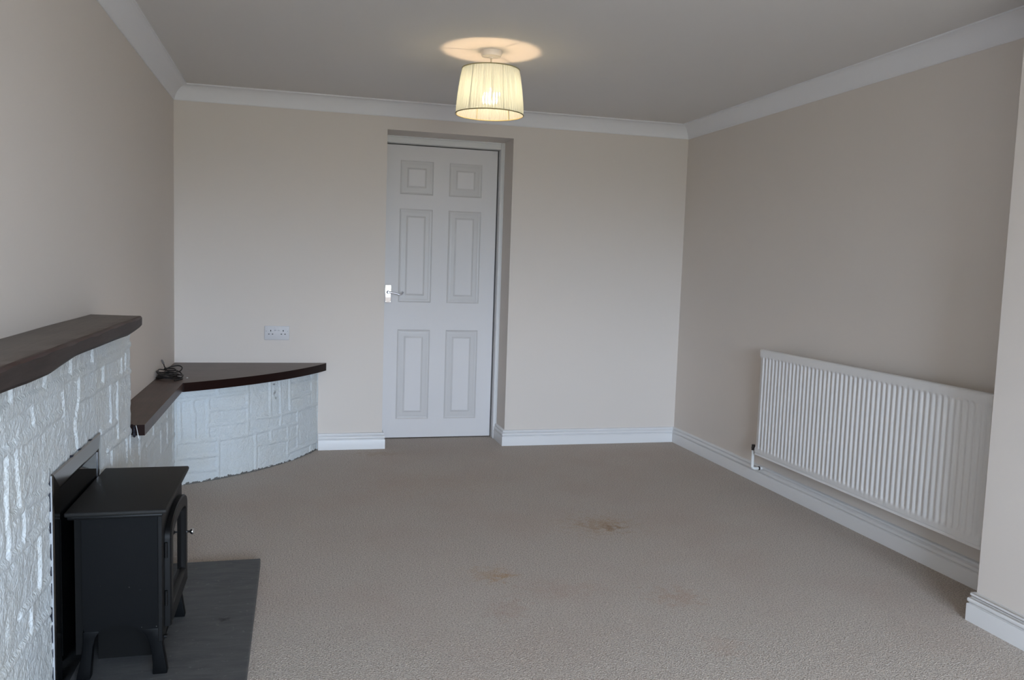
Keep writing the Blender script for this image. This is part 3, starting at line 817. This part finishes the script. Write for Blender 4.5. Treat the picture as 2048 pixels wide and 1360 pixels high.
# convector fins behind the panel
fin = MB(); fy = RY0 + .06; pts2 = []
k = 0
while fy < RY1 - .06:
    pts2 += [(xb + .002, fy), (xb + .030, fy + .004), (xb + .030, fy + .021), (xb + .002, fy + .025)]; fy += .035
nq = len(pts2)
fin.add([(x, y, RZ0 + .05) for x, y in pts2] + [(x, y, RZ1 - .05) for x, y in pts2], [(i, i + 1, nq + i + 1, nq + i) for i in range(nq - 1)])
fin.build('convector_fins', M_RAD, ra, recalc=False)
for y in (RY0 + .25, RY1 - .25):
    MB().box((xb, y - .02, RZ0 + .08), (W - .001, y + .02, RZ0 + .10)).box((W - .004, y - .02, RZ0 + .08), (W - .001, y + .02, RZ1 - .1)).build('wall_bracket', M_RAD, ra)
for y, s in ((RY1, 1), (RY0, -1)):
    xv = RX + .016
    MB().lathe([(.009, 0), (.009, s * .008), (.013, s * .0085), (.013, s * .022), (.010, s * .023), (.010, s * .034)], (xv, y, RZ0 + .028), 'y', 12).build('valve_union', M_BRASSDK, ra, smooth=True)
    b = MB().tube([(xv, y + s * .030, RZ0 + .046), (xv, y + s * .030, RZ0 + .014)], .0095, 12)
    b.build('valve_body', M_PIPE if s < 0 else M_BRASSDK, ra, smooth=True)
    b = MB().tube(cr_smooth([(xv, y + s * .030, RZ0 + .0145), (xv, y + s * .030, RZ0 - .01), (xv, y + s * .030, .125), (xv, y + s * .030, .112), (xv + .010, y + s * .030, .103), (xv + .025, y + s * .030, .1015), (W - .0205, y + s * .030, .1015)]), .0085, 12)
    pp = b.build('pipe', M_PIPE, ra, smooth=True)
    MB().tube([(W - .045, y + s * .030, .1015), (W - .037, y + s * .030, .1015)], .011, 12).build('pipe_collar', M_BRASSDK, pp, smooth=True)

# ------------------------------------------------------------------ pendant lamp
LC = (1.580, -1.448)
pe = thing('pendant_lamp', (LC[0], LC[1], CH), 'lit pendant lamp with a pleated cream drum shade below the ceiling', 'lamp')
cx0, cy0 = LC
MB().lathe([(.049, CH - .0005), (.049, CH - .006), (.047, CH - .020), (.044, CH - .026), (.012, CH - .028), (.007, CH - .034)], (cx0, cy0, 0), 'z', 40).build('ceiling_rose', M_ROSE, pe, smooth=True, ang=40)
MB().tube([(cx0, cy0, CH - .03), (cx0, cy0, 2.085)], .0035, 10).build('cord', M_CORD, pe, smooth=True)
MB().lathe([(.006, 2.09), (.014, 2.082), (.0175, 2.07), (.0175, 2.038), (.015, 2.034)], (cx0, cy0, 0), 'z', 20).build('lamp_holder', M_ROSE, pe, smooth=True, ang=40)
bz = 2.000
MB().lathe([(.005, 2.036), (.006, 2.022), (.007, 2.012), (.008, 2.002), (.008, 1.995), (.006, 1.989), (.002, 1.986)], (cx0, cy0, 0), 'z', 24).build('bulb', M_BULB, pe, smooth=True, ang=80)
ZT_, ZB_, RT, RB = 2.117, 1.911, .134, .159
npl = 72; nth = npl * 6
b = MB(); P = []
prs = random.Random(5); ampl = [prs.uniform(.5, 1.3) for _ in range(npl)]
for k in range(nth + 1):
    a = 2 * PI * k / nth; i = (k // 6) % npl
    rip = .0042 * ampl[i] * math.cos(2 * PI * (k % 6) / 6)
    for j in range(9):
        t = j / 8; r = RT + (RB - RT) * t + rip * (.4 + .6 * math.sin(PI * t)) if 0 < j < 8 else RT + (RB - RT) * t
        P.append((cx0 + r * math.cos(a), cy0 + r * math.sin(a), ZT_ + (ZB_ - ZT_) * t))
b.grid(P, nth + 1, 9)
shd = b.build('lamp_shade', M_SHADE, pe, loc=(cx0, cy0, ZB_), smooth=True, ang=80, recalc=False)
def ring(r, z, rad):
    return [(cx0 + r * math.cos(2 * PI * k / 64), cy0 + r * math.sin(2 * PI * k / 64), z) for k in range(64)]
MB().tube(ring(RB + .0004, ZB_, .003), .0026, 8, True).build('bottom_ring', M_WIRE, shd, smooth=True)
MB().tube(ring(RT + .0004, ZT_, .003), .0024, 8, True).build('top_ring', M_WIRE, shd, smooth=True)
MB().tube(ring(.020, 2.086, .002), .0025, 8, True).build('gimbal_ring', M_WIRE, shd, smooth=True)
for k in range(3):
    a = PI + 2 * PI * k / 3 - .12
    c_, s2 = math.cos(a), math.sin(a)
    MB().tube([(cx0 + .020 * c_, cy0 + .020 * s2, 2.086), (cx0 + .06 * c_, cy0 + .06 * s2, 2.088), (cx0 + RT * c_, cy0 + RT * s2, ZT_)], .0018, 8).build('spoke', M_WIRE, shd, smooth=True)
for k in range(6):
    a = -PI / 2 + .19 + k * PI / 3
    c_, s2 = math.cos(a), math.sin(a)
    MB().tube([(cx0 + (RT - .003) * c_, cy0 + (RT - .003) * s2, ZT_), (cx0 + (RB - .003) * c_, cy0 + (RB - .003) * s2, ZB_)], .0014, 6).build('rib', M_WIRE, shd, smooth=True)

for o in S.objects:
    if '_w' in o: del o['_w']
